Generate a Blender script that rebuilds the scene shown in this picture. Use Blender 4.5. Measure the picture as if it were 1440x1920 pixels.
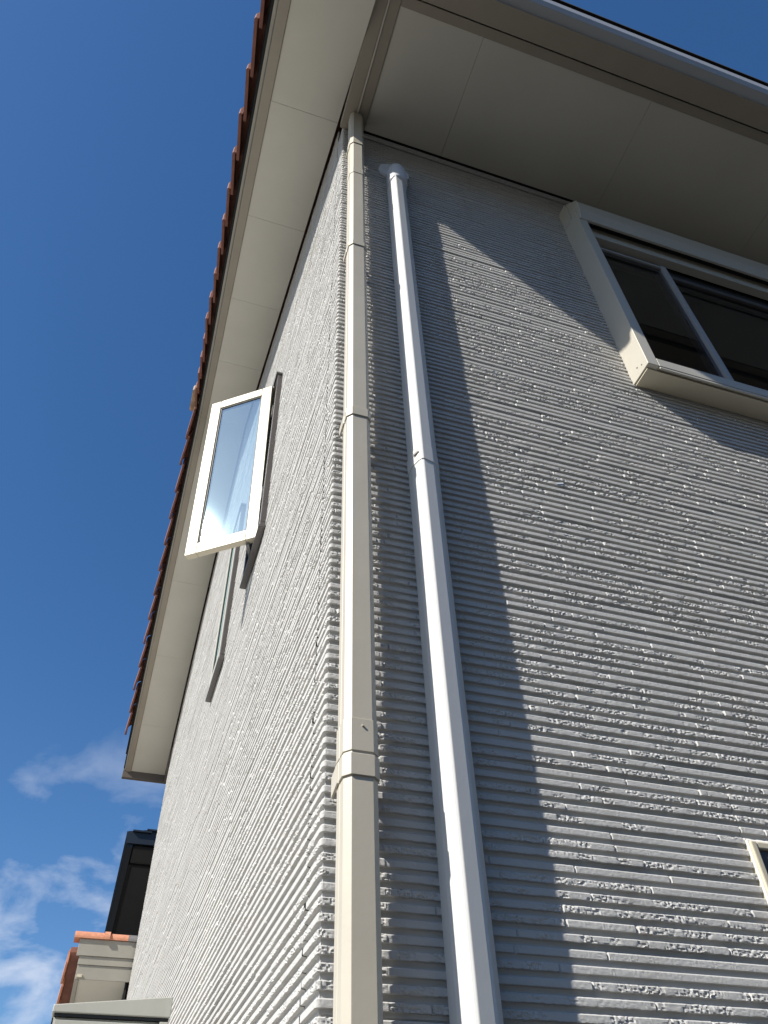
import bpy, bmesh, math, random
import numpy as np
from mathutils import Vector, Matrix
random.seed(7)
for o in list(bpy.data.objects): bpy.data.objects.remove(o, do_unlink=True)
S = bpy.context.scene
COL = S.collection

# ------------------------------------------------------------ camera
CAMPOS = Vector((-0.32230, -1.28751, 1.6))
M = ((0.95018999, -0.31050582, -0.02692796), (0.20500727, 0.68774434, -0.69640487), (0.23475732, 0.65619651, 0.71714374))
cam = bpy.data.cameras.new('camera'); co = bpy.data.objects.new('camera', cam); COL.objects.link(co)
R = Matrix(((M[0][0], -M[1][0], -M[2][0]), (M[0][1], -M[1][1], -M[2][1]), (M[0][2], -M[1][2], -M[2][2])))
co.matrix_world = Matrix.Translation(CAMPOS) @ R.to_4x4()
cam.sensor_fit = 'VERTICAL'; cam.sensor_height = 24.0; cam.lens = 24.0 * 1460.81 / 1920.0
cam.clip_start = 0.05; cam.clip_end = 2000
S.camera = co
S.render.resolution_x = 768; S.render.resolution_y = 1024

# ------------------------------------------------------------ light
SUN = Vector((-2.85, -1.0, 2.557)).normalized()      # towards the sun
EL = math.asin(SUN.z); AZ = math.atan2(SUN.x, SUN.y)
sd = bpy.data.lights.new('sun', 'SUN'); so = bpy.data.objects.new('sun', sd); COL.objects.link(so)
sd.energy = 5.0; sd.angle = math.radians(0.53); sd.color = (1.0, 0.955, 0.875)
so.rotation_mode = 'QUATERNION'; so.rotation_quaternion = SUN.to_track_quat('Z', 'Y'); so.location = (-6, -4, 9)
W = bpy.data.worlds.new('World'); S.world = W; W.use_nodes = True
nt = W.node_tree; N = nt.nodes; L = nt.links; N.clear()
def nd(t, **k):
    n = N.new(t)
    for a, b in k.items(): setattr(n, a, b)
    return n
sky = nd('ShaderNodeTexSky', sky_type='NISHITA', sun_disc=False, sun_elevation=EL, sun_rotation=AZ % (2*math.pi), altitude=50, air_density=1.0, dust_density=0.4, ozone_density=2.6)
tc = nd('ShaderNodeTexCoord')
sep = nd('ShaderNodeSeparateXYZ'); L.new(tc.outputs['Generated'], sep.inputs[0])
# soft cumulus wisps: noise on the view direction, flattened
mp = nd('ShaderNodeMapping'); L.new(tc.outputs['Generated'], mp.inputs[0]); mp.inputs['Location'].default_value = (1.3, 0.35, 2.0); mp.inputs['Scale'].default_value = (1.0, 1.0, 1.9)
cn = nd('ShaderNodeTexNoise'); cn.inputs['Scale'].default_value = 9.0; cn.inputs['Detail'].default_value = 9; cn.inputs['Roughness'].default_value = 0.55; cn.inputs['Distortion'].default_value = 0.25
L.new(mp.outputs[0], cn.inputs['Vector'])
thr = nd('ShaderNodeMapRange'); L.new(cn.outputs['Fac'], thr.inputs[0])
thr.inputs[1].default_value = 0.60; thr.inputs[2].default_value = 0.84; thr.inputs[3].default_value = 0; thr.inputs[4].default_value = 0.72
bias = None
for (bx_, by_, bz_), w0, amt in (((-.004, .892, .452), .9970, .19), ((-.130, .886, .444), .9978, .10), ((-.065, .962, .262), .990, .15), ((-.053, .909, .414), .997, .04), ((-.9, -.1, .42), .93, .10)):
    dn = nd('ShaderNodeVectorMath', operation='DOT_PRODUCT'); L.new(tc.outputs['Generated'], dn.inputs[0]); dn.inputs[1].default_value = Vector((bx_, by_, bz_)).normalized()
    mr = nd('ShaderNodeMapRange', interpolation_type='SMOOTHSTEP'); L.new(dn.outputs['Value'], mr.inputs[0]); mr.inputs[1].default_value = w0; mr.inputs[2].default_value = 1.0; mr.inputs[3].default_value = 0; mr.inputs[4].default_value = amt
    if bias is None: bias = mr.outputs[0]
    else:
        ad = nd('ShaderNodeMath', operation='ADD'); L.new(bias, ad.inputs[0]); L.new(mr.outputs[0], ad.inputs[1]); bias = ad.outputs[0]
ad = nd('ShaderNodeMath', operation='ADD'); L.new(cn.outputs['Fac'], ad.inputs[0]); L.new(bias, ad.inputs[1]); L.new(ad.outputs[0], thr.inputs[0])
lo = nd('ShaderNodeMapRange'); L.new(sep.outputs[2], lo.inputs[0])
lo.inputs[1].default_value = 0.30; lo.inputs[2].default_value = 0.50; lo.inputs[3].default_value = 1; lo.inputs[4].default_value = 0
cm = nd('ShaderNodeMath', operation='MULTIPLY'); L.new(thr.outputs[0], cm.inputs[0]); L.new(lo.outputs[0], cm.inputs[1])
mix = nd('ShaderNodeMix', data_type='RGBA'); L.new(cm.outputs[0], mix.inputs[0])
hs = nd('ShaderNodeHueSaturation'); hs.inputs['Saturation'].default_value = 1.25; hs.inputs['Value'].default_value = 1.0
L.new(sky.outputs[0], hs.inputs['Color'])
tint = nd('ShaderNodeMix', data_type='RGBA', blend_type='MULTIPLY'); tint.inputs[0].default_value = 1; tint.inputs['B'].default_value = (1.02, 1.0, 1.05, 1)
L.new(hs.outputs[0], tint.inputs['A']); L.new(tint.outputs['Result'], mix.inputs['A']); mix.inputs['B'].default_value = (6.6, 6.9, 7.6, 1)
bg = nd('ShaderNodeBackground'); bg.inputs[1].default_value = 0.088; L.new(mix.outputs['Result'], bg.inputs[0])
wo = nd('ShaderNodeOutputWorld'); L.new(bg.outputs[0], wo.inputs[0])
S.view_settings.view_transform = 'Standard'; S.view_settings.look = 'None'; S.view_settings.exposure = 0.62; S.view_settings.gamma = 1.0
S.view_settings.use_curve_mapping = False

# ------------------------------------------------------------ materials
def mat(name, color, rough=0.6, metal=0.0, noise=0.0, nscale=8.0, bump=0.0, bscale=200.0, spec=0.5, col2=None, coat=0.0, bump2=0.0, b2scale=60.0, streak=0.0):
    color = tuple(c*.83 for c in color); col2 = tuple(c*.83 for c in col2) if col2 else None
    m = bpy.data.materials.new(name); m.use_nodes = True
    t = m.node_tree; b = t.nodes['Principled BSDF']
    b.inputs['Base Color'].default_value = (*color, 1); b.inputs['Roughness'].default_value = rough; b.inputs['Metallic'].default_value = metal
    b.inputs['Specular IOR Level'].default_value = spec; b.inputs['Coat Weight'].default_value = coat
    tcn = t.nodes.new('ShaderNodeTexCoord')
    if noise > 0 or col2:
        n = t.nodes.new('ShaderNodeTexNoise'); n.inputs['Scale'].default_value = nscale; n.inputs['Detail'].default_value = 6; n.inputs['Roughness'].default_value = 0.6
        t.links.new(tcn.outputs['Object'], n.inputs['Vector'])
        r = t.nodes.new('ShaderNodeMapRange'); t.links.new(n.outputs['Fac'], r.inputs[0]); r.inputs[1].default_value = .3; r.inputs[2].default_value = .7
        mx = t.nodes.new('ShaderNodeMix'); mx.data_type = 'RGBA'
        c2 = col2 if col2 else tuple(c*(1-noise) for c in color)
        mx.inputs['A'].default_value = (*color, 1); mx.inputs['B'].default_value = (*c2, 1)
        t.links.new(r.outputs[0], mx.inputs[0]); outc = mx.outputs['Result']
        if streak > 0:
            mpp = t.nodes.new('ShaderNodeMapping'); mpp.inputs['Scale'].default_value = (14, 14, 0.8); t.links.new(tcn.outputs['Object'], mpp.inputs[0])
            n3 = t.nodes.new('ShaderNodeTexNoise'); n3.inputs['Scale'].default_value = 1.0; n3.inputs['Detail'].default_value = 5; t.links.new(mpp.outputs[0], n3.inputs['Vector'])
            r3 = t.nodes.new('ShaderNodeMapRange'); r3.inputs[1].default_value = .52; r3.inputs[2].default_value = .75; r3.inputs[3].default_value = 0; r3.inputs[4].default_value = streak
            t.links.new(n3.outputs['Fac'], r3.inputs[0])
            mx3 = t.nodes.new('ShaderNodeMix'); mx3.data_type = 'RGBA'; mx3.blend_type = 'MULTIPLY'; t.links.new(r3.outputs[0], mx3.inputs[0])
            t.links.new(outc, mx3.inputs['A']); mx3.inputs['B'].default_value = (.55, .52, .46, 1); outc = mx3.outputs['Result']
        t.links.new(outc, b.inputs['Base Color'])
    prev = None
    for amt, sc in ((bump2, b2scale), (bump, bscale)):
        if amt > 0:
            n2 = t.nodes.new('ShaderNodeTexNoise'); n2.inputs['Scale'].default_value = sc; n2.inputs['Detail'].default_value = 5; n2.inputs['Roughness'].default_value = .65
            t.links.new(tcn.outputs['Object'], n2.inputs['Vector'])
            bp = t.nodes.new('ShaderNodeBump'); bp.inputs['Strength'].default_value = 1.0; bp.inputs['Distance'].default_value = amt
            t.links.new(n2.outputs['Fac'], bp.inputs['Height'])
            if prev: t.links.new(prev.outputs[0], bp.inputs['Normal'])
            prev = bp
    if prev: t.links.new(prev.outputs[0], b.inputs['Normal'])
    return m
SIDING = mat('painted_siding', (.595, .585, .56), .85, noise=.08, nscale=1.7, bump=.00028, bscale=420, bump2=.0, spec=.3, streak=.22)
SOFFIT = mat('soffit_board', (.60, .575, .50), .8, noise=.08, nscale=2.5, bump=.0004, bscale=220)
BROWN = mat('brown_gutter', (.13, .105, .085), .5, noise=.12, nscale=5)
TRIM = mat('trim_beige', (.36, .335, .28), .55, noise=.12, nscale=6)
FASCIA = mat('fascia_brown_beige', (.31, .27, .21), .5, noise=.12, nscale=5)
BLACK = mat('dark_gap', (.012, .012, .013), .9)
PIPE = mat('beige_pvc', (.57, .52, .42), .42, noise=.07, nscale=9, bump=.0002, bscale=90, streak=.25)
DUCT = mat('white_pvc', (.76, .755, .725), .38, noise=.03, nscale=9, bump=.0002, bscale=40, streak=.10)
CAPM = mat('white_cap_plastic', (.74, .76, .80), .3, noise=.05, nscale=14)
TERRA = mat('terracotta_tile', (.31, .125, .085), .8, col2=(.18, .075, .055), nscale=9, bump=.003, bscale=90)
TERRA2 = mat('pale_terracotta', (.70, .30, .17), .8, col2=(.50, .22, .13), nscale=30, bump=.003, bscale=140)
MOSSY = mat('weathered_tile', (.62, .45, .33), .85, col2=(.36, .27, .17), nscale=22, bump=.003, bscale=90)
GUTTER = mat('gutter_metal', (.42, .42, .41), .35, noise=.06, nscale=4)
CREAMALU = mat('cream_aluminium', (.62, .56, .42), .4, noise=.05, nscale=7)
ALU = mat('beige_aluminium', (.56, .53, .45), .38, noise=.06, nscale=7)
DARKALU = mat('dark_bronze_aluminium', (.10, .09, .085), .45, noise=.1, nscale=9)
STAY = mat('steel_stay', (.20, .19, .18), .4, metal=.6, noise=.1, nscale=20)
SEAL = mat('black_gasket', (.02, .022, .025), .6)
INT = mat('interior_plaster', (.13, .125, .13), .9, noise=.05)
CURT = mat('curtain_cloth', (.30, .27, .22), .95, noise=.15, nscale=10)
NAVY = mat('navy_steel', (.010, .018, .028), .45, noise=.15, nscale=3)
NBSOF = mat('charcoal_soffit', (.055, .055, .056), .8, noise=.1, nscale=2)
LOCK = mat('grey_beige_steel', (.52, .515, .45), .45, noise=.06, nscale=4, streak=.15)
CONC = mat('asphalt', (.055, .054, .050), .9, noise=.2, nscale=1.2, bump=.002, bscale=60)
CONC2 = mat('pale_concrete', (.62, .59, .52), .9, noise=.2, nscale=1.2, bump=.002, bscale=60)
FLASH = mat('lead_flashing', (.20, .19, .185), .5, noise=.12, nscale=12)
def glassmat(name, extra, tint, rough=0.0, refl=(.70, .95, 1)):
    m = bpy.data.materials.new(name); m.use_nodes = True; t = m.node_tree; t.nodes.clear()
    o = t.nodes.new('ShaderNodeOutputMaterial'); mx = t.nodes.new('ShaderNodeMixShader')
    tr = t.nodes.new('ShaderNodeBsdfTransparent'); tr.inputs[0].default_value = (*tint, 1)
    gl = t.nodes.new('ShaderNodeBsdfGlossy'); gl.inputs['Roughness'].default_value = rough; gl.inputs[0].default_value = (*refl, 1)
    fr = t.nodes.new('ShaderNodeLayerWeight'); fr.inputs[0].default_value = .5
    pw = t.nodes.new('ShaderNodeMath'); pw.operation = 'POWER'; pw.inputs[1].default_value = 5; t.links.new(fr.outputs['Facing'], pw.inputs[0])
    ad = t.nodes.new('ShaderNodeMath'); ad.operation = 'MULTIPLY_ADD'; ad.inputs[1].default_value = .92-extra; ad.inputs[2].default_value = .07+extra; ad.use_clamp = True
    t.links.new(pw.outputs[0], ad.inputs[0]); t.links.new(ad.outputs[0], mx.inputs[0])
    t.links.new(tr.outputs[0], mx.inputs[1]); t.links.new(gl.outputs[0], mx.inputs[2]); t.links.new(mx.outputs[0], o.inputs[0])
    return m
GLASS_S = glassmat('coated_glass', .42, (.68, .90, .98), .022)
GLASS = glassmat('clear_glass', .0, (.42, .44, .48), 0.0, (.85, .9, 1))

# ------------------------------------------------------------ helpers
def link(name, me, m=None, parent=None, bevel=0, smooth=False):
    o = bpy.data.objects.new(name, me); COL.objects.link(o)
    if m: me.materials.append(m)
    if parent: o.parent = parent
    if smooth:
        me.polygons.foreach_set('use_smooth', [True]*len(me.polygons))
    if bevel:
        b = o.modifiers.new('bevel', 'BEVEL'); b.width = bevel; b.segments = 2; b.limit_method = 'ANGLE'; b.angle_limit = math.radians(35)
    return o
def empty(name, loc=(0, 0, 0)):
    o = bpy.data.objects.new(name, None); COL.objects.link(o); o.location = loc; o.empty_display_size = .3; return o
def tag(o, label=None, cat=None, group=None, kind=None):
    if label: o['label'] = label
    if cat: o['category'] = cat
    if group: o['group'] = group
    if kind: o['kind'] = kind
    return o
class MB:
    def __init__(s): s.v = []; s.f = []
    def add(s, vs, fs):
        k = len(s.v); s.v += [tuple(map(float, v)) for v in vs]; s.f += [tuple(i+k for i in f) for f in fs]; return s
    def box(s, x0, x1, y0, y1, z0, z1):
        return s.add([(x, y, z) for x in (x0, x1) for y in (y0, y1) for z in (z0, z1)],
              [(0, 1, 3, 2), (4, 6, 7, 5), (0, 4, 5, 1), (2, 3, 7, 6), (0, 2, 6, 4), (1, 5, 7, 3)])
    def prism(s, poly, a0, a1, f):
        """poly 2D, extruded a0..a1; f(u,v,a)->xyz"""
        n = len(poly)
        vs = [f(u, v, a0) for u, v in poly] + [f(u, v, a1) for u, v in poly]
        fs = [(i, (i+1) % n, n+(i+1) % n, n+i) for i in range(n)] + [tuple(range(n))[::-1], tuple(range(n, 2*n))]
        return s.add(vs, fs)
    def loft(s, rings, closed=True, caps=True):
        n = len(rings[0]); vs = [p for r in rings for p in r]; fs = []
        for j in range(len(rings)-1):
            for i in range(n if closed else n-1):
                a = j*n+i; b = j*n+(i+1) % n; fs.append((a, b, b+n, a+n))
        if caps: fs += [tuple(range(n))[::-1], tuple(range((len(rings)-1)*n, len(rings)*n))]
        return s.add(vs, fs)
    def tube(s, p0, p1, r, n=10):
        p0 = Vector(p0); p1 = Vector(p1); d = (p1-p0).normalized(); a = d.orthogonal().normalized(); b = d.cross(a)
        return s.loft([[tuple(p+r*(math.cos(2*math.pi*i/n)*a+math.sin(2*math.pi*i/n)*b)) for i in range(n)] for p in (p0, p1)])
    def bar(s, p0, p1, w, h, up=(0, 0, 1)):
        p0 = Vector(p0); p1 = Vector(p1); d = (p1-p0).normalized(); u = Vector(up); a = d.cross(u).normalized(); b = a.cross(d)
        return s.loft([[tuple(p+x*w/2*a+y*h/2*b) for x, y in ((-1, -1), (1, -1), (1, 1), (-1, 1))] for p in (p0, p1)])
    def build(s, name, m, parent=None, bevel=0, smooth=False):
        me = bpy.data.meshes.new(name); me.from_pydata(s.v, [], s.f)
        bm = bmesh.new(); bm.from_mesh(me); bmesh.ops.recalc_face_normals(bm, faces=bm.faces); bm.to_mesh(me); bm.free()
        return link(name, me, m, parent, bevel, smooth)
Z_ = lambda u, v, a: (u, v, a)          # extrude along z
X_ = lambda u, v, a: (a, u, v)          # poly in yz, extrude along x
Y_ = lambda u, v, a: (u, a, v)          # poly in xz, extrude along y

# ------------------------------------------------------------ siding
P = .455/19; ZJ = 2.363                  # course pitch, a board joint
HD = .0088
SL, Z0R, YR, YF = .45, 5.87, 3.3, 6.6    # rake slope, soffit height at y=0, ridge y, far corner y
def zr(y): return Z0R + SL*(YR - abs(np.asarray(y, float)-YR))
def h01(*a):
    x = np.zeros(np.broadcast(*a).shape)
    for i, v in enumerate(a): x = x + np.asarray(v)*(12.9898, 78.233, 37.719, 4.581)[i]
    return np.modf(np.abs(np.sin(x)*43758.5453))[0]
def vnoise(s, z, sc, seed):
    a = s/sc; b = z/sc; i = np.floor(a); j = np.floor(b); fa = a-i; fb = b-j
    fa = fa*fa*(3-2*fa); fb = fb*fb*(3-2*fb)
    n00 = h01(i, j, seed); n10 = h01(i+1, j, seed); n01 = h01(i, j+1, seed); n11 = h01(i+1, j+1, seed)
    return (n00*(1-fa)+n10*fa)*(1-fb)+(n01*(1-fa)+n11*fa)*fb
def strips(k, s, seed):
    """strip index, distance to the nearest strip end and a random value, for course k at arc length s"""
    rng = random.Random(seed*1000+k); a = -9.5; cuts = [a + rng.random()*.4]
    while cuts[-1] < 9.5: cuts.append(cuts[-1] + rng.choice((.13, .2, .27, .3, .34, .38, .42, .5)) + rng.random()*.05)
    cuts = np.array(cuts); i = np.searchsorted(cuts, s)-1
    d = np.minimum(s-cuts[i], cuts[np.minimum(i+1, len(cuts)-1)]-s)
    return i, d
R0 = .008; LA = math.pi/2*R0
def curve(s, dep):
    """position on the outer wall line at arc length s, pushed in by dep"""
    x = np.where(s >= 0, R0+s, 0.); y = np.where(s < -LA, R0+(-s-LA), 0.)
    nx = np.where(s < -LA, -1., 0.); ny = np.where(s >= 0, -1., 0.)
    arc = (s < 0) & (s >= -LA); a = np.where(arc, -s/R0, 0)
    nx = np.where(arc, -np.sin(a), nx); ny = np.where(arc, -np.cos(a), ny)
    x = np.where(arc, R0-R0*np.sin(a), x); y = np.where(arc, R0-R0*np.cos(a), y)
    return x-nx*dep, y-ny*dep
FINE = [(0, 0), (.0006, .70), (.0018, .86), (.0030, 1), (.0060, 1), (.0084, 1), (.0110, 1), (.0134, .98), (.0142, .12), (.0200, 0)]
MID = [(0, 0), (.0006, .70), (.0030, 1), (.0070, 1), (.0105, 1), (.0136, .98), (.0143, .1), (.0198, 0)]
LOW = [(0, 0), (.0022, .95), (.0146, .97), (.0154, .1)]
def siding(name, s, bands, parent, seed, holes=(), notch=(), vnotch=(), label=None, rake=False):
    dist = np.hypot(np.maximum(s, 0)*.25, 0)+np.maximum(-s, 0)
    calm = np.clip(1.15-dist*.45, .12, 1)
    s = np.asarray(s, float); allv = []; allq = []; base = 0
    for z0, z1, prof in bands:
        k0 = int(math.floor((ZJ-z1)/P)); k1 = int(math.ceil((ZJ-z0)/P))    # course k spans ZJ-kP (top) down to ZJ-(k+1)P
        rows_z = []; rows_h = []
        for k in range(k0, k1):
            top = ZJ-k*P; idx, d = strips(k, s, seed)
            typ = h01(idx, k, seed+3); hh = HD*(.80+.20*h01(idx, k, seed+5))
            shallow = typ > .82; hh = np.where(shallow, hh*.78, hh)
            rough = typ < .68
            zc = np.full(s.shape, top)
            hz = calm*(1 if z1 < 3.4 else .85)
            ragged = ((vnoise(s, zc, .006, 11)-.5)*.0014*rough + (vnoise(s, zc, .05, 12)-.5)*.0003)*hz
            for r, (dz, hf) in enumerate(prof):
                z = top-dz - (ragged if dz > .013 and dz < .0146 else 0) + (ragged*.35 if 0 < dz < .003 else 0)
                z = z+zc*0
                if hf > .5:
                    n1 = vnoise(s, z*1.6, .0036, 21); pm = vnoise(s, z*.8+k, .028, 23)
                    chip = np.clip((n1-.45)*3.2, 0, 1)*np.clip((pm-.38)*6, 0, 1)*.0023*hz
                    g = (vnoise(s, z*1.3, .0030, 31)-.5)*.0006*hz
                    h = hh*hf - np.where(rough, chip, 0) + g
                    h = np.where((d < .0016) & (hz > .45), np.minimum(h, hh*.35), h)
                else:
                    h = hh*hf*1.0
                    if dz == 0: h = h*0
                    if k % 19 == 0 and dz == 0: h = h-.0045
                for a, w in notch: h = np.where(np.abs(s-a) < w, -.003, h)
                for a, za, zb in vnotch:
                    h = np.where((np.abs(s-a) < .0022) & (z > za) & (z < zb), -.002, h)
                rows_z.append(z); rows_h.append(h)
                if dz == 0 and k % 19 == 0:
                    rows_z.append(z-.0016); rows_h.append(h*1.0+.0045)
        ksum = ZJ-k1*P
        rows_z.append(np.full(s.shape, ksum)); rows_h.append(np.zeros(s.shape))
        Zm = np.array(rows_z); Hm = np.array(rows_h); nr, ns = Zm.shape
        X, Y = curve(np.broadcast_to(s, Zm.shape), HD-Hm)
        V = np.stack([X, Y, Zm], -1).reshape(-1, 3)
        ii, jj = np.meshgrid(np.arange(nr-1), np.arange(ns-1), indexing='ij')
        a = ii*ns+jj; Q = np.stack([a, a+ns, a+ns+1, a+1], -1).reshape(-1, 4)
        sm = (s[jj]+s[jj+1]).ravel()/2; zm = ((Zm[ii, jj]+Zm[ii+1, jj])/2).ravel()
        keep = np.ones(len(Q), bool)
        for sa, sb, za, zb in holes: keep &= ~((sm > sa) & (sm < sb) & (zm > za) & (zm < zb))
        if rake: keep &= zm < zr(-sm-LA+R0)+.03
        else: keep &= zm < 5.74
        Q = Q[keep]; allv.append(V); allq.append(Q+base); base += len(V)
    V = np.concatenate(allv); Q = np.concatenate(allq)
    me = bpy.data.meshes.new(name); me.vertices.add(len(V)); me.vertices.foreach_set('co', V.astype(np.float32).ravel())
    me.loops.add(Q.size); me.loops.foreach_set('vertex_index', Q.astype(np.int32).ravel())
    me.polygons.add(len(Q)); me.polygons.foreach_set('loop_start', np.arange(0, Q.size, 4, dtype=np.int32))
    me.update(calc_edges=True); me.validate()
    me.polygons.foreach_set('use_smooth', [False]*len(Q))
    o = link(name, me, SIDING, parent)
    if label: o['label'] = label
    print(name, len(V)); return o
def steps(*segs):
    out = []
    for a, b, d in segs: n = max(1, round((b-a)/d)); out += list(a+(b-a)*np.arange(n)/n)
    out.append(segs[-1][1]); return np.array(out)

house = empty('house')
tag(house, 'two-storey house clad in pale grey ribbed siding under orange roof tiles', 'house')
LWIN = [(1.185, 1.61), (2.225, 2.635)]; WZ = (4.045, 5.22)
RW = (1.145, 2.90, 3.985, 5.43)          # upper right window
GW = (.902, 2.20, 1.05, 2.256)           # lower right window
lh = [(-b+R0-LA+.006, -a+R0-LA-.006, WZ[0]+.006, WZ[1]-.006) for a, b in LWIN]
rh = [(RW[0]-R0+.008, RW[1]-R0-.008, RW[2]+.008, RW[3]-.008), (GW[0]-R0+.006, GW[1]-R0-.006, GW[2]+.006, GW[3]-.006)]
sc0, sc1 = -.10+R0-LA, .115-R0
siding('wall', steps((sc1, 1.25, .0028), (1.25, 2.0, .006), (2.0, 6, .05)), [(0, 1.5, LOW), (1.5, 3.02, FINE)], house, 1, rh, vnotch=[(.90-R0, 2.262, 2.363)], label='ribbed wall face with the sliding windows, grazed by sunlight')
w2 = siding('wall', steps((sc1, 1.75, .0045), (1.75, 2.9, .008), (2.9, 6, .05)), [(3.02, 5.74, MID)], house, 1, rh)
# one wall face = one mesh
def join(objs):
    bpy.ops.object.select_all(action='DESELECT')
    for o in objs: o.select_set(True)
    bpy.context.view_layer.objects.active = objs[0]; bpy.ops.object.join(); return objs[0]
wr = [o for o in house.children if o.name.startswith('wall')]; wallr = join(sorted(wr, key=lambda o: o.name))
ly = steps((.10, .9, .004), (.9, 2.0, .008), (2.0, 3.6, .016), (3.6, 6.6, .035))
siding('wall', -(ly[::-1])+R0-LA, [(0, 1.5, LOW), (1.5, 3.3, FINE), (3.3, 7.5, MID)], house, 2, lh, rake=True, label='sunlit gable wall face with two tall narrow windows')
siding('corner_trim', steps((sc0, -LA, .0035), (-LA, 0, LA/6), (0, sc1, .0028)), [(0, 1.5, LOW), (1.5, 3.3, FINE), (3.3, 5.74, MID)], house, 5, notch=[(sc0, .0022)])
# plain far and rear walls that close the house
b = MB().box(5.99, 6.0, .01, 6.59, 0, 5.8).box(.01, 6.0, 6.59, 6.6, 0, 5.8)
b.prism([(.01, 5.8), (6.59, 5.8), (3.3, 7.27)], 5.985, 5.995, X_)
b.build('rear_wall', SIDING, house)
MB().box(.02, 5.98, .02, 6.58, 2.78, 2.90).build('floor_slab', INT, house)
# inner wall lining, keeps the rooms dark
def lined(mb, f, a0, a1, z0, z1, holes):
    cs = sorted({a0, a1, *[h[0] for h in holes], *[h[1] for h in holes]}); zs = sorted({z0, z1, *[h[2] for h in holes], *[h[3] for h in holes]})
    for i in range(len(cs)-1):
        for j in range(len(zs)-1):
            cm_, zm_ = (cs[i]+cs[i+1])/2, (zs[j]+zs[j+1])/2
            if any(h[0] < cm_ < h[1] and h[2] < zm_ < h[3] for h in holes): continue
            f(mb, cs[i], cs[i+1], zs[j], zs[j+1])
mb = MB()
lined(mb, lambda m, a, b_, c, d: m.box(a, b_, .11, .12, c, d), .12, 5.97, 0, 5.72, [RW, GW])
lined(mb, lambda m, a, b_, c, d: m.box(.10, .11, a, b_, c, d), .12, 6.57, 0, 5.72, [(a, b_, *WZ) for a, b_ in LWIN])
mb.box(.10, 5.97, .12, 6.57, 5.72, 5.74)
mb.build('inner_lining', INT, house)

# ------------------------------------------------------------ eaves and roof
YE0, YE1 = -.62, 6.93
def band(mb, x0, x1, lo_, hi_, y0=YE0, y1=YE1):
    """bar along the rake: from zr+lo to zr+hi"""
    ys = [y0, YR, y1]; rings = []
    for y in ys:
        z = float(zr(y)); rings.append([(x0, y, z+lo_), (x1, y, z+lo_), (x1, y, z+hi_), (x0, y, z+hi_)])
    return mb.loft(rings)
# rake soffit panels with open joints
mb = MB(); cuts = [YE0, .045, .82, 1.595, 2.37, YR, 4.06, 4.83, 5.61, 6.38, YE1]
for a, b_ in zip(cuts[:-1], cuts[1:]):
    if b_ == YR: band(mb, -.367, -.016, 0, .010, a+.0012, b_)
    elif a == YR: band(mb, -.367, -.016, 0, .010, a, b_-.0012)
    else: band(mb, -.367, -.016, 0, .010, a+.0012, b_-.0012)
# rake bands span single slopes, so drop the middle ring effect by rebuilding
mb = MB()
for a, b_ in zip(cuts[:-1], cuts[1:]):
    a2 = a+(.0008 if a != YR else 0); b2 = b_-(.0008 if b_ != YR else 0)
    za, zb = float(zr(a2)), float(zr(b2))
    mb.loft([[(-.367, y, z), (-.016, y, z), (-.016, y, z+.01), (-.367, y, z+.01)] for y, z in ((a2, za), (b2, zb))])
mb.build('soffit', SOFFIT, house).__setitem__('label', 'sloping soffit boards along the gable rake')
mb = MB(); band(mb, -.45, -.0148, .0125, .03, YE0+.01, YE1-.01); mb.build('soffit_backing', BLACK, house)
fas = MB(); band(fas, -.420, -.3685, -.012, .17); fas = fas.build('rake_fascia', FASCIA, house, bevel=.003)
dr = MB(); band(dr, -.438, -.4215, .004, .175); dr.build('drip_edge', TRIM, fas, bevel=.001)
ub = MB(); band(ub, -.452, -.4395, .13, .18); band(ub, -.463, -.4525, .165, .215, YE0, YE1-.02); band(ub, -.4385, -.02, .172, .182); ub.build('roof_underlay', BLACK, house)
# eave soffit, flat
mb = MB(); cx = [.1035, .512, 1.405, 2.31, 3.215, 4.12, 5.02, 6.0]
for a, b_ in zip(cx[:-1], cx[1:]): mb.box(a+.0008, b_-.0008, -.5765, -.020, 5.70, 5.71)
mb.build('soffit', SOFFIT, house).__setitem__('label', 'flat shaded soffit boards above the sliding window')
MB().box(.02, 6, -.63, .0, 5.7125, 5.73).build('soffit_backing', BLACK, house)
cj = MB(); cj.box(-.0145, .0440, -.62, -.002, 5.688, 5.75); cj.box(.0525, .1025, -.62, -.0022, 5.692, 5.725)
cj.build('corner_moulding', FASCIA, house, bevel=.002)
MB().box(.0448, .0518, -.61, -.0024, 5.684, 5.74).build('moulding_bead', ALU, house)
MB().box(.1026, 6, -.0125, -.0015, 5.655, 5.685).build('frieze_board', SIDING, house)
ef = MB().box(.1035, 6, -.622, -.5775, 5.688, 5.79).build('eave_fascia', FASCIA, house, bevel=.002)
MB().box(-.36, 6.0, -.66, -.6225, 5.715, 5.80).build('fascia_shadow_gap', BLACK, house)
g = MB()
prof = [(-.634, 5.662), (-.728, 5.662), (-.775, 5.692), (-.790, 5.72), (-.792, 5.80), (-.788, 5.80), (-.785, 5.722), (-.770, 5.697), (-.726, 5.667), (-.638, 5.667), (-.638, 5.79), (-.634, 5.79)]
g.prism(prof, -.46, 6.0, X_); g.prism([(-.634, 5.662), (-.728, 5.662), (-.775, 5.692), (-.790, 5.72), (-.792, 5.80), (-.634, 5.80)], -.463, -.46, X_)
gut = g.build('gutter', GUTTER, house, bevel=.0015)
MB().box(-.40, 6, -.733, -.6335, 5.650, 5.6615).build('gutter_cover', FASCIA, gut)
MB().box(-.45, 6, -.800, -.70, 5.845, 5.862).build('eave_tile_edge', BLACK, house)
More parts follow.
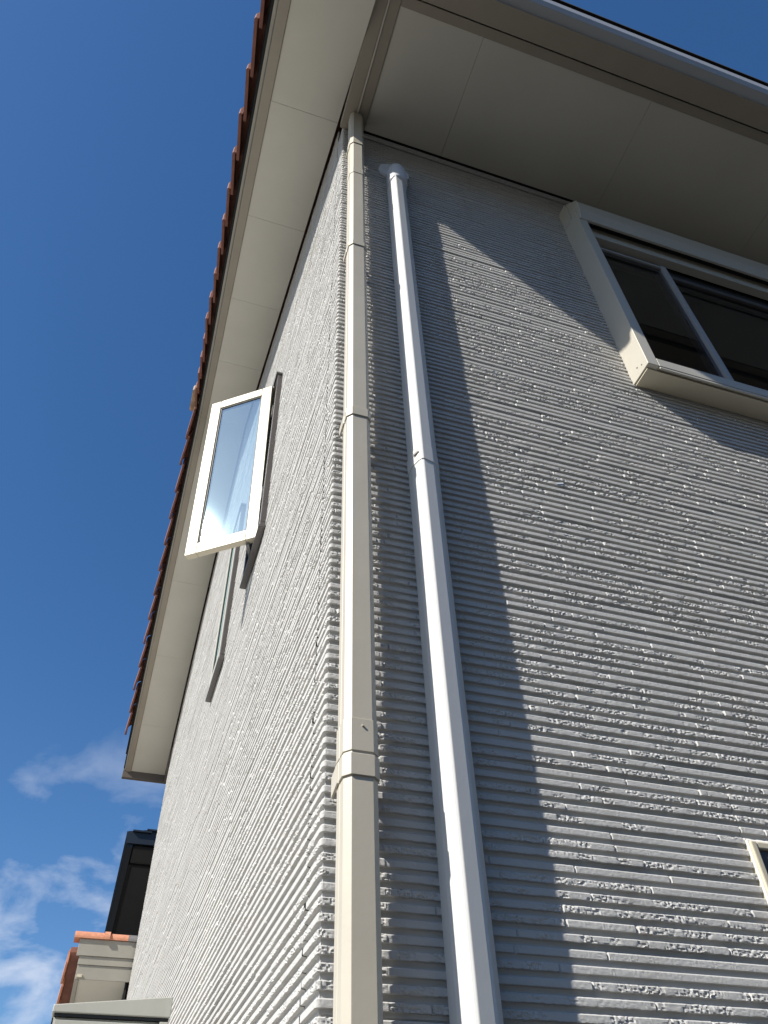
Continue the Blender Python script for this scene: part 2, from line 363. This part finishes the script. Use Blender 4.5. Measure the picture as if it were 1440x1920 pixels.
# roof field: wavy tiles
def roof_field(name, x0, x1, ya, yb, zf, parent, m):
    xs = np.arange(x0, x1, .03); V = []; F = []
    rows = []
    n = int(abs(yb-ya)/.256)+1
    for i in range(n):
        y = ya+(yb-ya)*i/n; y2 = ya+(yb-ya)*(i+1)/n
        rows += [(y, .045), (y2-.001*np.sign(yb-ya), .012)]
    for y, dz in rows:
        for x in xs: V.append((x, y, float(zf(y))+dz+.03*abs(math.sin(x*math.pi/.25))))
    w = len(xs)
    for r in range(len(rows)-1):
        for c in range(w-1): a = r*w+c; F.append((a, a+1, a+w+1, a+w))
    return MB().add(V, F).build(name, m, parent)
roof = roof_field('roof', -.43, 6.0, YE0-.10, YR, lambda y: zr(y)+.19, house, TERRA)
rf2 = roof_field('roof_far', -.43, 6.0, YE1+.05, YR, lambda y: zr(y)+.19, house, TERRA)
roof = join([roof, rf2])
def verge_mesh(sgn, slope, r0=.055, r1=.082, Lt=.315, name='verge_tile'):
    """barrel tile lying along the slope; downhill is sgn*y; origin at its upper end"""
    c, s_ = math.cos(slope), math.sin(slope); rings = []
    for k, v in enumerate((0, .1, .2, .28, .305, Lt)):
        f = v/Lt; r = r0+(r1-r0)*f; lift = .036*f
        if k == 5: r -= .006; 
        ring = []
        outer = [(-r, -.078)] + [(-r*math.cos(t), r*.86*math.sin(t)) for t in np.linspace(0, math.pi, 11)] + [(r, -.01)]
        ri = r-.016; inner = [(ri, -.01)] + [(ri*math.cos(t), ri*.86*math.sin(t)) for t in np.linspace(0, math.pi, 11)] + [(-ri, -.078)]
        for px, pz in outer+inner:
            zz = pz+lift; ring.append((px, sgn*(v*c + zz*s_*0), -v*s_+zz))
        rings.append(ring)
    return MB().loft(rings)
ang = math.atan(SL)
vt = []
for sgn, yst, ylim in ((-1, 2.535, -.72), (1, 3.60, 6.85)):
    base = verge_mesh(sgn, ang).build('verge_tile', TERRA, roof, smooth=False)
    k = 0; y = yst
    while (y > ylim) if sgn < 0 else (y < ylim):
        o = base if k == 0 else base.copy()
        if k: COL.objects.link(o)
        # tips sit at y (low end); origin is uphill
        yo = y - sgn*.315*math.cos(ang) + sgn*0
        o.parent = roof; o.location = (-.437+random.uniform(-.003, .003), yo+random.uniform(-.004, .004), float(zr(yo))+.196+random.uniform(-.002, .002)); o.rotation_euler = (0, random.uniform(-.02, .02), random.uniform(-.012, .012))
        o['group'] = 'verge tiles stepping along the gable rake'
        y += sgn*.2564; k += 1
for sgn, yo in ((-1, 3.045), (-1, 3.3)):
    o = base.copy(); COL.objects.link(o); o.data = bpy.data.objects[vt[0]].data if vt else o.data
    bpy.data.objects.remove(o)
near = [c for c in roof.children if c.name.startswith('verge_tile')][0]
for yo in (3.06, 3.30):
    o = near.copy(); COL.objects.link(o); o.parent = roof; o.location = (-.437, yo, float(zr(yo))+.196)
    o['group'] = 'verge tiles stepping along the gable rake'
o = base.copy(); COL.objects.link(o); o.parent = roof; o.location = (-.437, 3.33, float(zr(3.33))+.196)
# ridge cap
rings = []
for x, r in ((-.535, .07), (-.54, .10), (-.53, .115), (-.40, .115), (-.2, .11)):
    rings.append([(x, YR+r*1.15*math.cos(t), float(zr(YR))+.235+r*math.sin(t)) for t in np.linspace(-.25, math.pi+.25, 16)])
rc = MB().loft(rings).build('ridge_tile', MOSSY, roof, smooth=False); rc['label'] = 'pale weathered ridge end tile'
MB().loft([[(x, YR+.105*1.15*math.cos(t), float(zr(YR))+.225+.105*math.sin(t)) for t in np.linspace(-.25, math.pi+.25, 12)] for x in (-.2, 6)]).build('ridge', TERRA, roof)

# far end closing board of the rake
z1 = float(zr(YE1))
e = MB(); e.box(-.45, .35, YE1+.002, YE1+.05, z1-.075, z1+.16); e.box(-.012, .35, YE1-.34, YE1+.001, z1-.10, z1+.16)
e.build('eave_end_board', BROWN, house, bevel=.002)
g2 = MB().box(-.45, 6, YE1+.052, YE1+.13, z1-.02, z1+.10).build('rear_gutter', BROWN, house)

# ------------------------------------------------------------ left wall windows
def casement(y0, y1, name='casement_window', closed=True):
    z0, z1 = WZ; f = MB(); w = .028; xo, xi = -.024, .085
    f.box(xo, xi, y0, y0+w, z0+w, z1-w); f.box(xo, xi, y1-w, y1, z0+w, z1-w); f.box(xo, xi, y0, y1, z1-w, z1)
    f.box(xo, xi, y0, y1, z0, z0+w)
    fr = f.build(name, DARKALU, house, bevel=.002)
    MB().box(-.030, .0, y0-.010, y1+.006, z0-.016, z0-.001).build('sill', DARKALU, fr, bevel=.002)
    MB().box(-.034, .0, y0-.006, y1+.006, z1+.001, z1+.014).build('head_flashing', DARKALU, fr)
    return fr
cw = casement(*LWIN[0]); cw['label'] = 'narrow gable window with its sash swung open'
cw2 = casement(*LWIN[1]); cw2['label'] = 'closed narrow gable window further from the corner'
def sash(Np, Fp, z0, z1, parent, m, tilt=0.0, glass=GLASS_S, w=.059):
    Np = Vector((*Np, 0)); Fp = Vector((*Fp, 0)); u = (Fp-Np).normalized(); n = Vector((u.y, -u.x, 0))
    if n.x > 0: n = -n
    n = -n                                     # inwards
    Wd = (Fp-Np).length; th = .032
    zc = (z0+z1)/2; k = tilt
    def q(a, d, z): p = Np+u*a+n*(d+(z-zc)*k); return (p.x, p.y, z)
    mb = MB()
    def bx(a0, a1, d0, d1, c0, c1): mb.loft([[q(a0, d0, c), q(a1, d0, c), q(a1, d1, c), q(a0, d1, c)] for c in (c0, c1)])
    bx(0, w, 0, th, z0, z1); bx(Wd-w, Wd, 0, th, z0, z1); bx(w+.0005, Wd-w-.0005, 0, th, z1-w, z1); bx(w+.0005, Wd-w-.0005, 0, th, z0, z0+w*1.05)
    s = mb.build('sash', m, parent, bevel=.003)
    mb = MB()
    def bx(a0, a1, d0, d1, c0, c1): mb.loft([[q(a0, d0, c), q(a1, d0, c), q(a1, d1, c), q(a0, d1, c)] for c in (c0, c1)])
    i0, i1, j0, j1 = w+.001, Wd-w-.001, z0+w*1.05+.001, z1-w-.001; t = .006
    bx(i0, i0+t, .006, .026, j0, j1); bx(i1-t, i1, .006, .026, j0, j1); bx(i0+t, i1-t, .006, .026, j1-t, j1); bx(i0+t, i1-t, .006, .026, j0, j0+t)
    mb.build('gasket', SEAL, parent)
    vs = [q(i0+.002, .010, j0+.002), q(i1-.002, .010, j0+.002), q(i1-.002, .010, j1-.002), q(i0+.002, .010, j1-.002)]
    MB().add(vs, [(0, 1, 2, 3)]).build('pane', glass, parent)
    return q, Wd
q, Wd = sash((-.030, 1.262), (-.3248, 1.4838), 4.063, 5.188, cw, CREAMALU, tilt=-.034)
a = MB(); a.bar(q(.055, .018, 4.052), (-.005, 1.46, 4.058), .016, .010); a.bar(q(.006, .018, 4.046), (-.005, 1.31, 4.046), .014, .008); a.build('stay_arm', STAY, cw, bevel=.001)
a = MB(); a.bar(q(.055, .018, 5.194), (-.005, 1.46, 5.194), .016, .010); a.bar(q(.006, .018, 5.20), (-.005, 1.31, 5.20), .014, .008); a.build('stay_arm', STAY, cw, bevel=.001)
MB().box(-.028, -.012, 1.222, 1.245, 4.90, 4.985).build('latch_keeper', STAY, cw, bevel=.001)
MB().box(-.028, -.012, 1.222, 1.245, 4.26, 4.345).build('latch_keeper', STAY, cw, bevel=.001)
sash((-.027, LWIN[1][0]+.03), (-.027, LWIN[1][1]-.03), WZ[0]+.03, WZ[1]-.03, cw2, ALU, glass=GLASS_S, w=.045)

MB().loft([[(.691+a*.012, -.001-.002*(1-abs(b_)), 3.287+a*.004+b_*.006) for b_ in (-1, 0, 1)] for a in (-1, -.3, .5, 1)], closed=False, caps=False).build('paint_fleck', CAPM, house)

# ------------------------------------------------------------ upper right sliding window
x0, x1, z0, z1 = RW
win = MB(); D = -.100
win.box(x0, x0+.048, D, .085, z0, 5.298); win.box(x0, x0+.009, -.058, .085, 5.2985, 5.47); win.box(x1-.048, x1, D, .085, z0, 5.298)
win.box(x0+.0485, x1-.0485, -.045, .085, z0, z0+.03)
win.box(x0+.0485, x1-.0485, -.020, .085, 5.24, 5.298)
W_ = win.build('sliding_window', ALU, house, bevel=.002); W_['label'] = 'upper sliding window with deep box frame'
# hood: sloped front
h = MB(); hp = [(-.001, 5.475), (-.060, 5.472), (-.120, 5.378), (-.120, 5.290), (-.104, 5.222), (-.092, 5.222), (-.092, 5.300), (-.001, 5.300)]
h.prism(hp, x0+.016, x1, X_); h.prism([(-.001, 5.478), (-.060, 5.476), (-.1235, 5.381), (-.1235, 5.286), (-.106, 5.214), (-.052, 5.30), (-.001, 5.30)], x0+.010, x0+.0155, X_); h.build('hood', ALU, W_, bevel=.003)
MB().box(x0+.05, x1-.05, -.062, -.022, 5.165, 5.262).build('head_rail', ALU, W_, bevel=.002)
MB().box(x0+.049, x1-.049, -.0905, -.0215, 5.2635, 5.2995).build('head_recess', BLACK, W_)
s_ = MB(); s_.box(x0+.0487, x1-.0487, -.1, -.086, z0+.001, z0+.052); s_.box(x0+.0487, x1-.0487, -.085, -.048, z0+.004, z0+.034); s_.box(x0+.0487, x1-.0487, -.0985, -.092, z0-.012, z0+.0)
s_.build('sill', ALU, W_, bevel=.002)
MB().box(x0+.006, x1-.006, -.080, -.002, z0-.008, z0-.0015).build('sill_underside', CREAMALU, W_)
MB().tube((x0-.001, -.045, z0+.045), (x0+.003, -.045, z0+.045), .0035).build('screw', STAY, W_)
MB().tube((x0-.001, -.070, z0+.03), (x0+.003, -.07, z0+.03), .003).build('screw', STAY, W_)
st = MB(); st.box(x0+.0487, x0+.058, -.040, -.012, z0+.032, 5.125); st.box(1.605, 1.632, -.040, -.012, z0+.032, 5.125); st.box(x0+.0585, 1.6045, -.036, -.012, z0+.032, z0+.042); st.box(x0+.0585, 1.6045, -.036, -.012, 5.11, 5.125)
st.build('sash', GUTTER, W_, bevel=.0015)
st = MB(); st.box(1.595, 1.622, -.010, .016, z0+.032, 5.125); st.box(x1-.075, x1-.0487, -.010, .016, z0+.032, 5.125); st.box(1.6225, x1-.0755, -.010, .016, z0+.032, z0+.06); st.box(1.6225, x1-.0755, -.010, .016, 5.09, 5.125)
st.build('sash', DARKALU, W_, bevel=.0015)
MB().box(x0+.0495, x1-.0495, -.010, .016, 5.126, 5.239).build('head_track', SEAL, W_)
MB().add([(x0+.058, -.026, z0+.042), (1.605, -.026, z0+.042), (1.605, -.026, 5.11), (x0+.058, -.026, 5.11)], [(0, 1, 2, 3)]).build('pane', GLASS, W_)
MB().add([(1.622, .003, z0+.06), (x1-.076, .003, z0+.06), (x1-.076, .003, 5.09), (1.622, .003, 5.09)], [(0, 1, 2, 3)]).build('pane', GLASS, W_)
cv = []; n = 40
for i in range(n+1): cv.append((1.21+.20*i/n, .15+.012*math.sin(i*1.15)))
MB().loft([[(x, y, z0-.1) for x, y in cv], [(x, y, 5.3) for x, y in cv]], closed=False, caps=False).build('curtain', CURT, W_, smooth=True)

# ------------------------------------------------------------ lower right window
x0, x1, z0, z1 = GW
f = MB(); w = .015
f.box(x0, x0+w, -.012, .08, z0, z1); f.box(x1-w, x1, -.012, .08, z0, z1); f.box(x0+w+.0005, x1-w-.0005, -.010, .08, z1-w, z1); f.box(x0+w+.0005, x1-w-.0005, -.010, .08, z0, z0+w)
lw = f.build('low_window', CREAMALU, house, bevel=.003); lw['label'] = 'lower cream framed window cut by the picture edge'
s_ = MB(); s_.box(x0+w+.001, x0+w+.03, -.004, .02, z0+w+.001, z1-w-.001); s_.box(1.53, 1.56, -.004, .02, z0+w+.001, z1-w-.001); s_.box(x0+w+.031, 1.529, -.004, .02, z1-w-.032, z1-w-.001); s_.box(x0+w+.031, 1.529, -.004, .02, z0+w+.001, z0+w+.032)
s_.build('sash', DARKALU, lw, bevel=.001)
MB().add([(x0+w+.03, .006, z0+.06), (x1-w, .006, z0+.06), (x1-w, .006, z1-.06), (x0+w+.03, .006, z1-.06)], [(0, 1, 2, 3)]).build('pane', GLASS, lw)
c_ = MB(); c_.tube((x0-.001, -.003, z0), (x0-.001, -.003, z1+.002), .0035, 8); c_.tube((x0-.001, -.003, z1+.002), (x1, -.003, z1+.002), .0035, 8); c_.build('sealant_bead', SIDING, lw, smooth=True)

# ------------------------------------------------------------ beige downspout
ds = empty('downspout', (.048, -.06, 0)); tag(ds, 'beige downspout with strapped joints running up beside the wall corner', 'drainpipe')
def dsp(mb, name, m, parent=ds, **k):
    mb.v = [(x-.048, y+.06, z) for x, y, z in mb.v]; return mb.build(name, m, parent, **k)
oct_ = [(.0175, -.038), (.0175, -.056), (.0188, -.057), (.0188, -.0585), (.0175, -.0595), (.0175, -.079), (.0290, -.0915), (.0680, -.0915), (.0795, -.080), (.0795, -.038), (.072, -.032), (.025, -.032)]
def grow(poly, d, cx=.0485, cy=-.0618):
    hx, hy = .031, .030
    return [(cx+(x-cx)*(1+d/hx), cy+(y-cy)*(1+d/hy)) for x, y in poly]
p = dsp(MB().prism(oct_, 0.02, 5.69, Z_), 'pipe', PIPE, bevel=.0012)
def relp(mb, name, m):
    mb.v = [(x-.048, y+.06, z) for x, y, z in mb.v]; return mb.build(name, m, ds, bevel=.0009)
for za, zb in ((5.267, 5.34), (4.924, 4.975), (4.256, 4.286), (3.258, 3.292), (2.288, 2.352), (1.30, 1.34)):
    relp(MB().prism(grow(oct_, .0018), za, zb, Z_), 'coupling', PIPE)
for za, zb in ((5.267, 5.283), (4.254, 4.284), (3.255, 3.288), (2.242, 2.283), (1.262, 1.294)):
    b = MB(); b.prism(grow(oct_, .0034), za, zb-.001, Z_)
    # wing that reaches the wall on the left and back
    b.loft([[(.0128, -.054, a), (.0172, -.054, a), (.0172, -.016, c), (.0128, -.016, c)] for a, c in ((za+.001, za-.010), (zb-.002, zb-.012))])
    b.loft([[(.0798, -.060, a), (.0848, -.060, a), (.0848, .003, c), (.0798, .003, c)] for a, c in ((za+.001, za-.006), (zb-.002, zb-.010))])
    relp(b, 'bracket', PIPE)
relp(MB().tube((.0485, -.0895, 2.337), (.0485, -.0965, 2.337), .0022, 8), 'screw', PIPE)
relp(MB().tube((.058, -.0895, 4.950), (.058, -.0945, 4.950), .0018, 8), 'screw', STAY)

# ------------------------------------------------------------ white line duct
du = empty('line_duct', (.258, -.03, 0)); tag(du, 'white plastic line duct with domed wall cap, right of the beige pipe', 'cable duct')
dp = [(.2130, .002), (.2130, -.030), (.2160, -.040), (.2215, -.057), (.2270, -.0655), (.2320, -.0680), (.2600, -.0620), (.2670, -.0585), (.2760, -.0480), (.2870, -.034), (.2920, -.024), (.2920, .002)]
def growd(d): return [(.2525+(x-.2525)*(1+d/.040), -.034+(y+.034)*(1+d/.036) if y < 0 else y) for x, y in dp]
def dd(mb, name, m, **k):
    mb.v = [(x-.258, y+.03, z) for x, y, z in mb.v]; return mb.build(name, m, du, **k)
dd(MB().prism(dp, .30, 5.17, Z_), 'duct_cover', DUCT, bevel=.0015)
cp = MB(); cp.prism(growd(.0022), 3.170, 3.228, Z_)
coup = dd(cp, 'coupling', DUCT, bevel=.0012)
sl = MB(); sl.loft([[(.2150+.0*t, -.047-.0*t, z) for t in (0,)] + [(.2100, -.043, z), (.2118, -.046, z)] for z in (0, 1)]) if False else None
sl = MB(); sl.bar((.2115, -.0455, 3.2005), (.2205, -.0625, 3.2035), .003, .0065)
dd(sl, 'clip_slot', FLASH)
# wall cap: dome over the duct end, opening downward
rings = []
base = [(-1, 0), (-1, .35), (-.93, .68), (-.72, .90), (-.40, 1.0), (.0, 1.04), (.40, 1.0), (.72, .90), (.93, .68), (1, .35), (1, 0)]
for t, sc in ((5.095, 1.0), (5.13, 1.0), (5.20, .985), (5.245, .94), (5.28, .84), (5.305, .66), (5.32, .40), (5.325, .1)):
    rings.append([(.2530+u*.0430*sc, .004-v*.074*(sc**1.1 if sc < .99 else 1), t) for u, v in base])
dd(MB().loft(rings), 'wall_cap', CAPM, bevel=0, smooth=True)
fl = MB(); fl.prism([(.25+.074*math.cos(2*math.pi*i/28), 5.305+.078*math.sin(2*math.pi*i/28)) for i in range(28)], -.012, .004, Y_)
fl.prism([(.292+.020*math.cos(2*math.pi*i/16), 5.245+.055*math.sin(2*math.pi*i/16)) for i in range(16)], -.008, .004, Y_)
dd(fl, 'flange', CAPM, bevel=.002)

# ------------------------------------------------------------ steel locker at the wall foot
lk = empty('storage_locker', (-.26, 1.3, 0)); tag(lk, 'grey steel storage locker with sloping lid beside the gable wall', 'locker')
def lkb(mb, name, m, **k):
    mb.v = [(x+.26, y-1.3, z) for x, y, z in mb.v]; return mb.build(name, m, lk, **k)
lx0, lx1, ly0, ly1 = -.388, -.119, 1.02, 1.42
body = lkb(MB().box(lx0, lx1, ly0, ly1, .02, 2.1188), 'body', LOCK, bevel=.002)
lid = MB(); lid.prism([(lx0-.006, 2.126), (lx1+.004, 2.126), (lx1+.004, 2.172), (lx0-.006, 2.142)], ly0-.0135, ly1+.01, Y_)
lkb(lid, 'lid', LOCK, bevel=.002)
lkb(MB().box(lx0, lx1, ly0-.008, ly1, 2.1192, 2.1255), 'lid_gap', SEAL)
fr = MB(); fr.box(lx1-.020, lx1, ly0-.012, ly0-.001, .05, 2.117)
lkb(fr, 'door_frame', LOCK, bevel=.001)
lkb(MB().box(lx0+.004, lx1-.021, ly0-.008, ly0-.001, .06, 2.112), 'door', LOCK, bevel=.001)
lkb(MB().box(lx0-.0035, lx0-.001, ly0, ly1, .05, 2.117), 'side_seal', SEAL)

# ------------------------------------------------------------ lower rear roof of the same house
yl = 6.64; SL2 = .45
lr = MB().loft([[(x, y, z), (x2, y, z), (x2, y, z+.012), (x, y, z+.012)] for x, x2, y, z in ((-.42, -.03, yl+.02, 3.672), (-.42, -.03, yl+2.6, 3.672-2.6*SL2))]).build('low_roof_soffit', SOFFIT, house)
def slope2(mb, xa, xb, lo_, hi_): return mb.loft([[(xa, y, z+lo_), (xb, y, z+lo_), (xb, y, z+hi_), (xa, y, z+hi_)] for y, z in ((yl+.01, 3.672), (yl+2.6, 3.672-2.6*SL2))])
ff = MB(); slope2(ff, -.455, -.4215, -.012, .20); ff.box(-.455, .3, yl-.002, yl+.009, 3.665, 3.775); ff.box(-.458, .3, yl-.010, yl+.009, 3.7765, 3.842)
ff.box(-.484, .3, yl-.020, yl+.009, 3.8435, 3.975)
lf = ff.build('low_roof_fascia', TRIM, house, bevel=.002)
MB().box(-.444, -.400, yl-.0195, yl-.003, 3.678, 3.70).build('fascia_return', CREAMALU, lf)
lrf = MB(); slope2(lrf, -.54, .3, .200, .24); lrf.box(-.02, .3, yl+.011, yl+2.6, 0, 3.0)
lrf = lrf.build('low_roof', TERRA, house)
MB().box(-.03, -.012, yl+.02, yl+2.4, 2.3, 3.66).build('soffit_gap_board', BLACK, lrf)
def barrel(x0_, x1_, r, y, z, m, nm, parent, lab=None):
    o = MB().loft([[(x, y+r*math.cos(t), z+r*.8*math.sin(t)) for t in np.linspace(-.1, math.pi+.1, 14)] for x in (x0_, x1_)]).build(nm, m, parent, smooth=False)
    if lab: o['label'] = lab
    return o
barrel(-.535, -.285, .078, yl+.04, 3.985, TERRA2, 'ridge_tile', lrf)
barrel(-.284, -.235, .092, yl+.04, 3.985, TERRA2, 'ridge_tile_collar', lrf)
barrel(-.234, -.075, .074, yl+.04, 3.985, TERRA2, 'ridge_tile', lrf)
barrel(-.074, .05, .078, yl+.04, 3.983, FLASH, 'flashing', lrf, 'grey flashing sleeve against the wall')
base2 = verge_mesh(1, ang, .055, .07).build('verge_tile', TERRA2, lrf, smooth=False)
for k in range(8):
    o = base2 if k == 0 else base2.copy()
    if k: COL.objects.link(o)
    yo = yl+.03+.2564*k; o.parent = lrf; o.location = (-.500, yo, 3.672-(yo-yl)*SL2+.215); o['group'] = 'verge tiles of the lower roof'

# ------------------------------------------------------------ neighbouring house
nb = empty('neighbour_house', (2, 16, 0)); tag(nb, 'dark house behind with navy fascia and charcoal soffit', 'house')
def nbb(mb, name, m, **k):
    mb.v = [(x-2, y-16, z) for x, y, z in mb.v]; return mb.build(name, m, nb, **k)
nbb(MB().box(.9, 7, 12.9, 26, 0, 7.02), 'wall', NBSOF)
f = MB(); f.box(-.235, -.20, 12.0, 26, 7.03, 7.22); f.prism([(-.235, 7.03), (6, 7.10), (6, 8.25), (-.235, 7.22)], 11.97, 11.999, Y_)
f.box(-.1995, -.12, 12.0, 26, 6.985, 7.10)
nbb(f, 'fascia', NAVY)
sp = MB(); sp.box(-.10, .92, 12.10, 12.72, 7.012, 7.03); sp.box(-.06, .92, 12.80, 26, 7.012, 7.03)
nbb(sp, 'soffit', NBSOF)
bb = MB(); bb.box(-.115, .92, 12.721, 12.799, 6.975, 7.02); bb.box(-.119, -.061, 12.81, 26, 6.99, 7.02); bb.box(-.1, .92, 12.03, 12.09, 6.99, 7.02)
nbb(bb, 'soffit_trim', BLACK)
rr = MB()
for i in range(12):
    xa = -.16+i*.22; rr.box(xa, xa+.30, 11.93, 26, 7.215+i*.036, 7.24+i*.036)
rr.box(-.25, -.2355, 11.98, 26, 7.10, 7.22)
nbb(rr, 'roof', NAVY)

# ------------------------------------------------------------ unseen house added behind the camera to block low sky light
fh = empty('sky_block_house', (5, -12, 0)); tag(fh, 'unseen taupe house added across the road to block low sky from the ribbed wall', 'house')
TAUPE = mat('taupe_render', (.15, .135, .12), .9, noise=.12, nscale=1.5, bump=.002, bscale=80)
def fhb(mb, name, m, **k):
    mb.v = [(x-5, y+12, z) for x, y, z in mb.v]; return mb.build(name, m, fh, **k)
fhb(MB().box(-2.5, 14, -14.5, -7.6, 0, 6.0), 'wall', TAUPE)
m_ = MB(); m_.prism([(-15.1, 5.9), (-7.0, 5.9), (-7.0, 6.08), (-11.05, 8.0), (-15.1, 6.08)], -3.0, 14.5, X_); fhb(m_, 'roof', NAVY)
for xa in (0, 4, 8):
    for za in (1.0, 3.9):
        f_ = MB(); f_.box(xa, xa+1.7, -7.61, -7.55, za, za+.05); f_.box(xa, xa+1.7, -7.61, -7.55, za+1.15, za+1.2); f_.box(xa, xa+.05, -7.61, -7.55, za+.05, za+1.15); f_.box(xa+1.65, xa+1.7, -7.61, -7.55, za+.05, za+1.15); f_.box(xa+.83, xa+.87, -7.61, -7.56, za+.05, za+1.15)
        wf = fhb(f_, 'window', DARKALU)
        mb = MB().box(xa+.05, xa+1.65, -7.612, -7.59, za+.05, za+1.15); mb.v = [(x-5, y+12, z) for x, y, z in mb.v]; mb.build('pane', SEAL, wf)

# ------------------------------------------------------------ ground
me = MB().add([(-400, -400, 0), (400, -400, 0), (400, 400, 0), (-400, 400, 0)], [(0, 1, 2, 3)]).build('ground', CONC)
pth = MB().box(-9, -.03, .15, 14, .0, .004).build('bounce_paving', CONC2, None)  # out-of-view paving, added and sized to bounce sunlight up to the rake soffit
tag(pth, 'pale concrete paving along the gable wall', 'bounce_paving', kind='structure')
tag(me, 'dark asphalt yard around the house', 'ground', kind='structure')
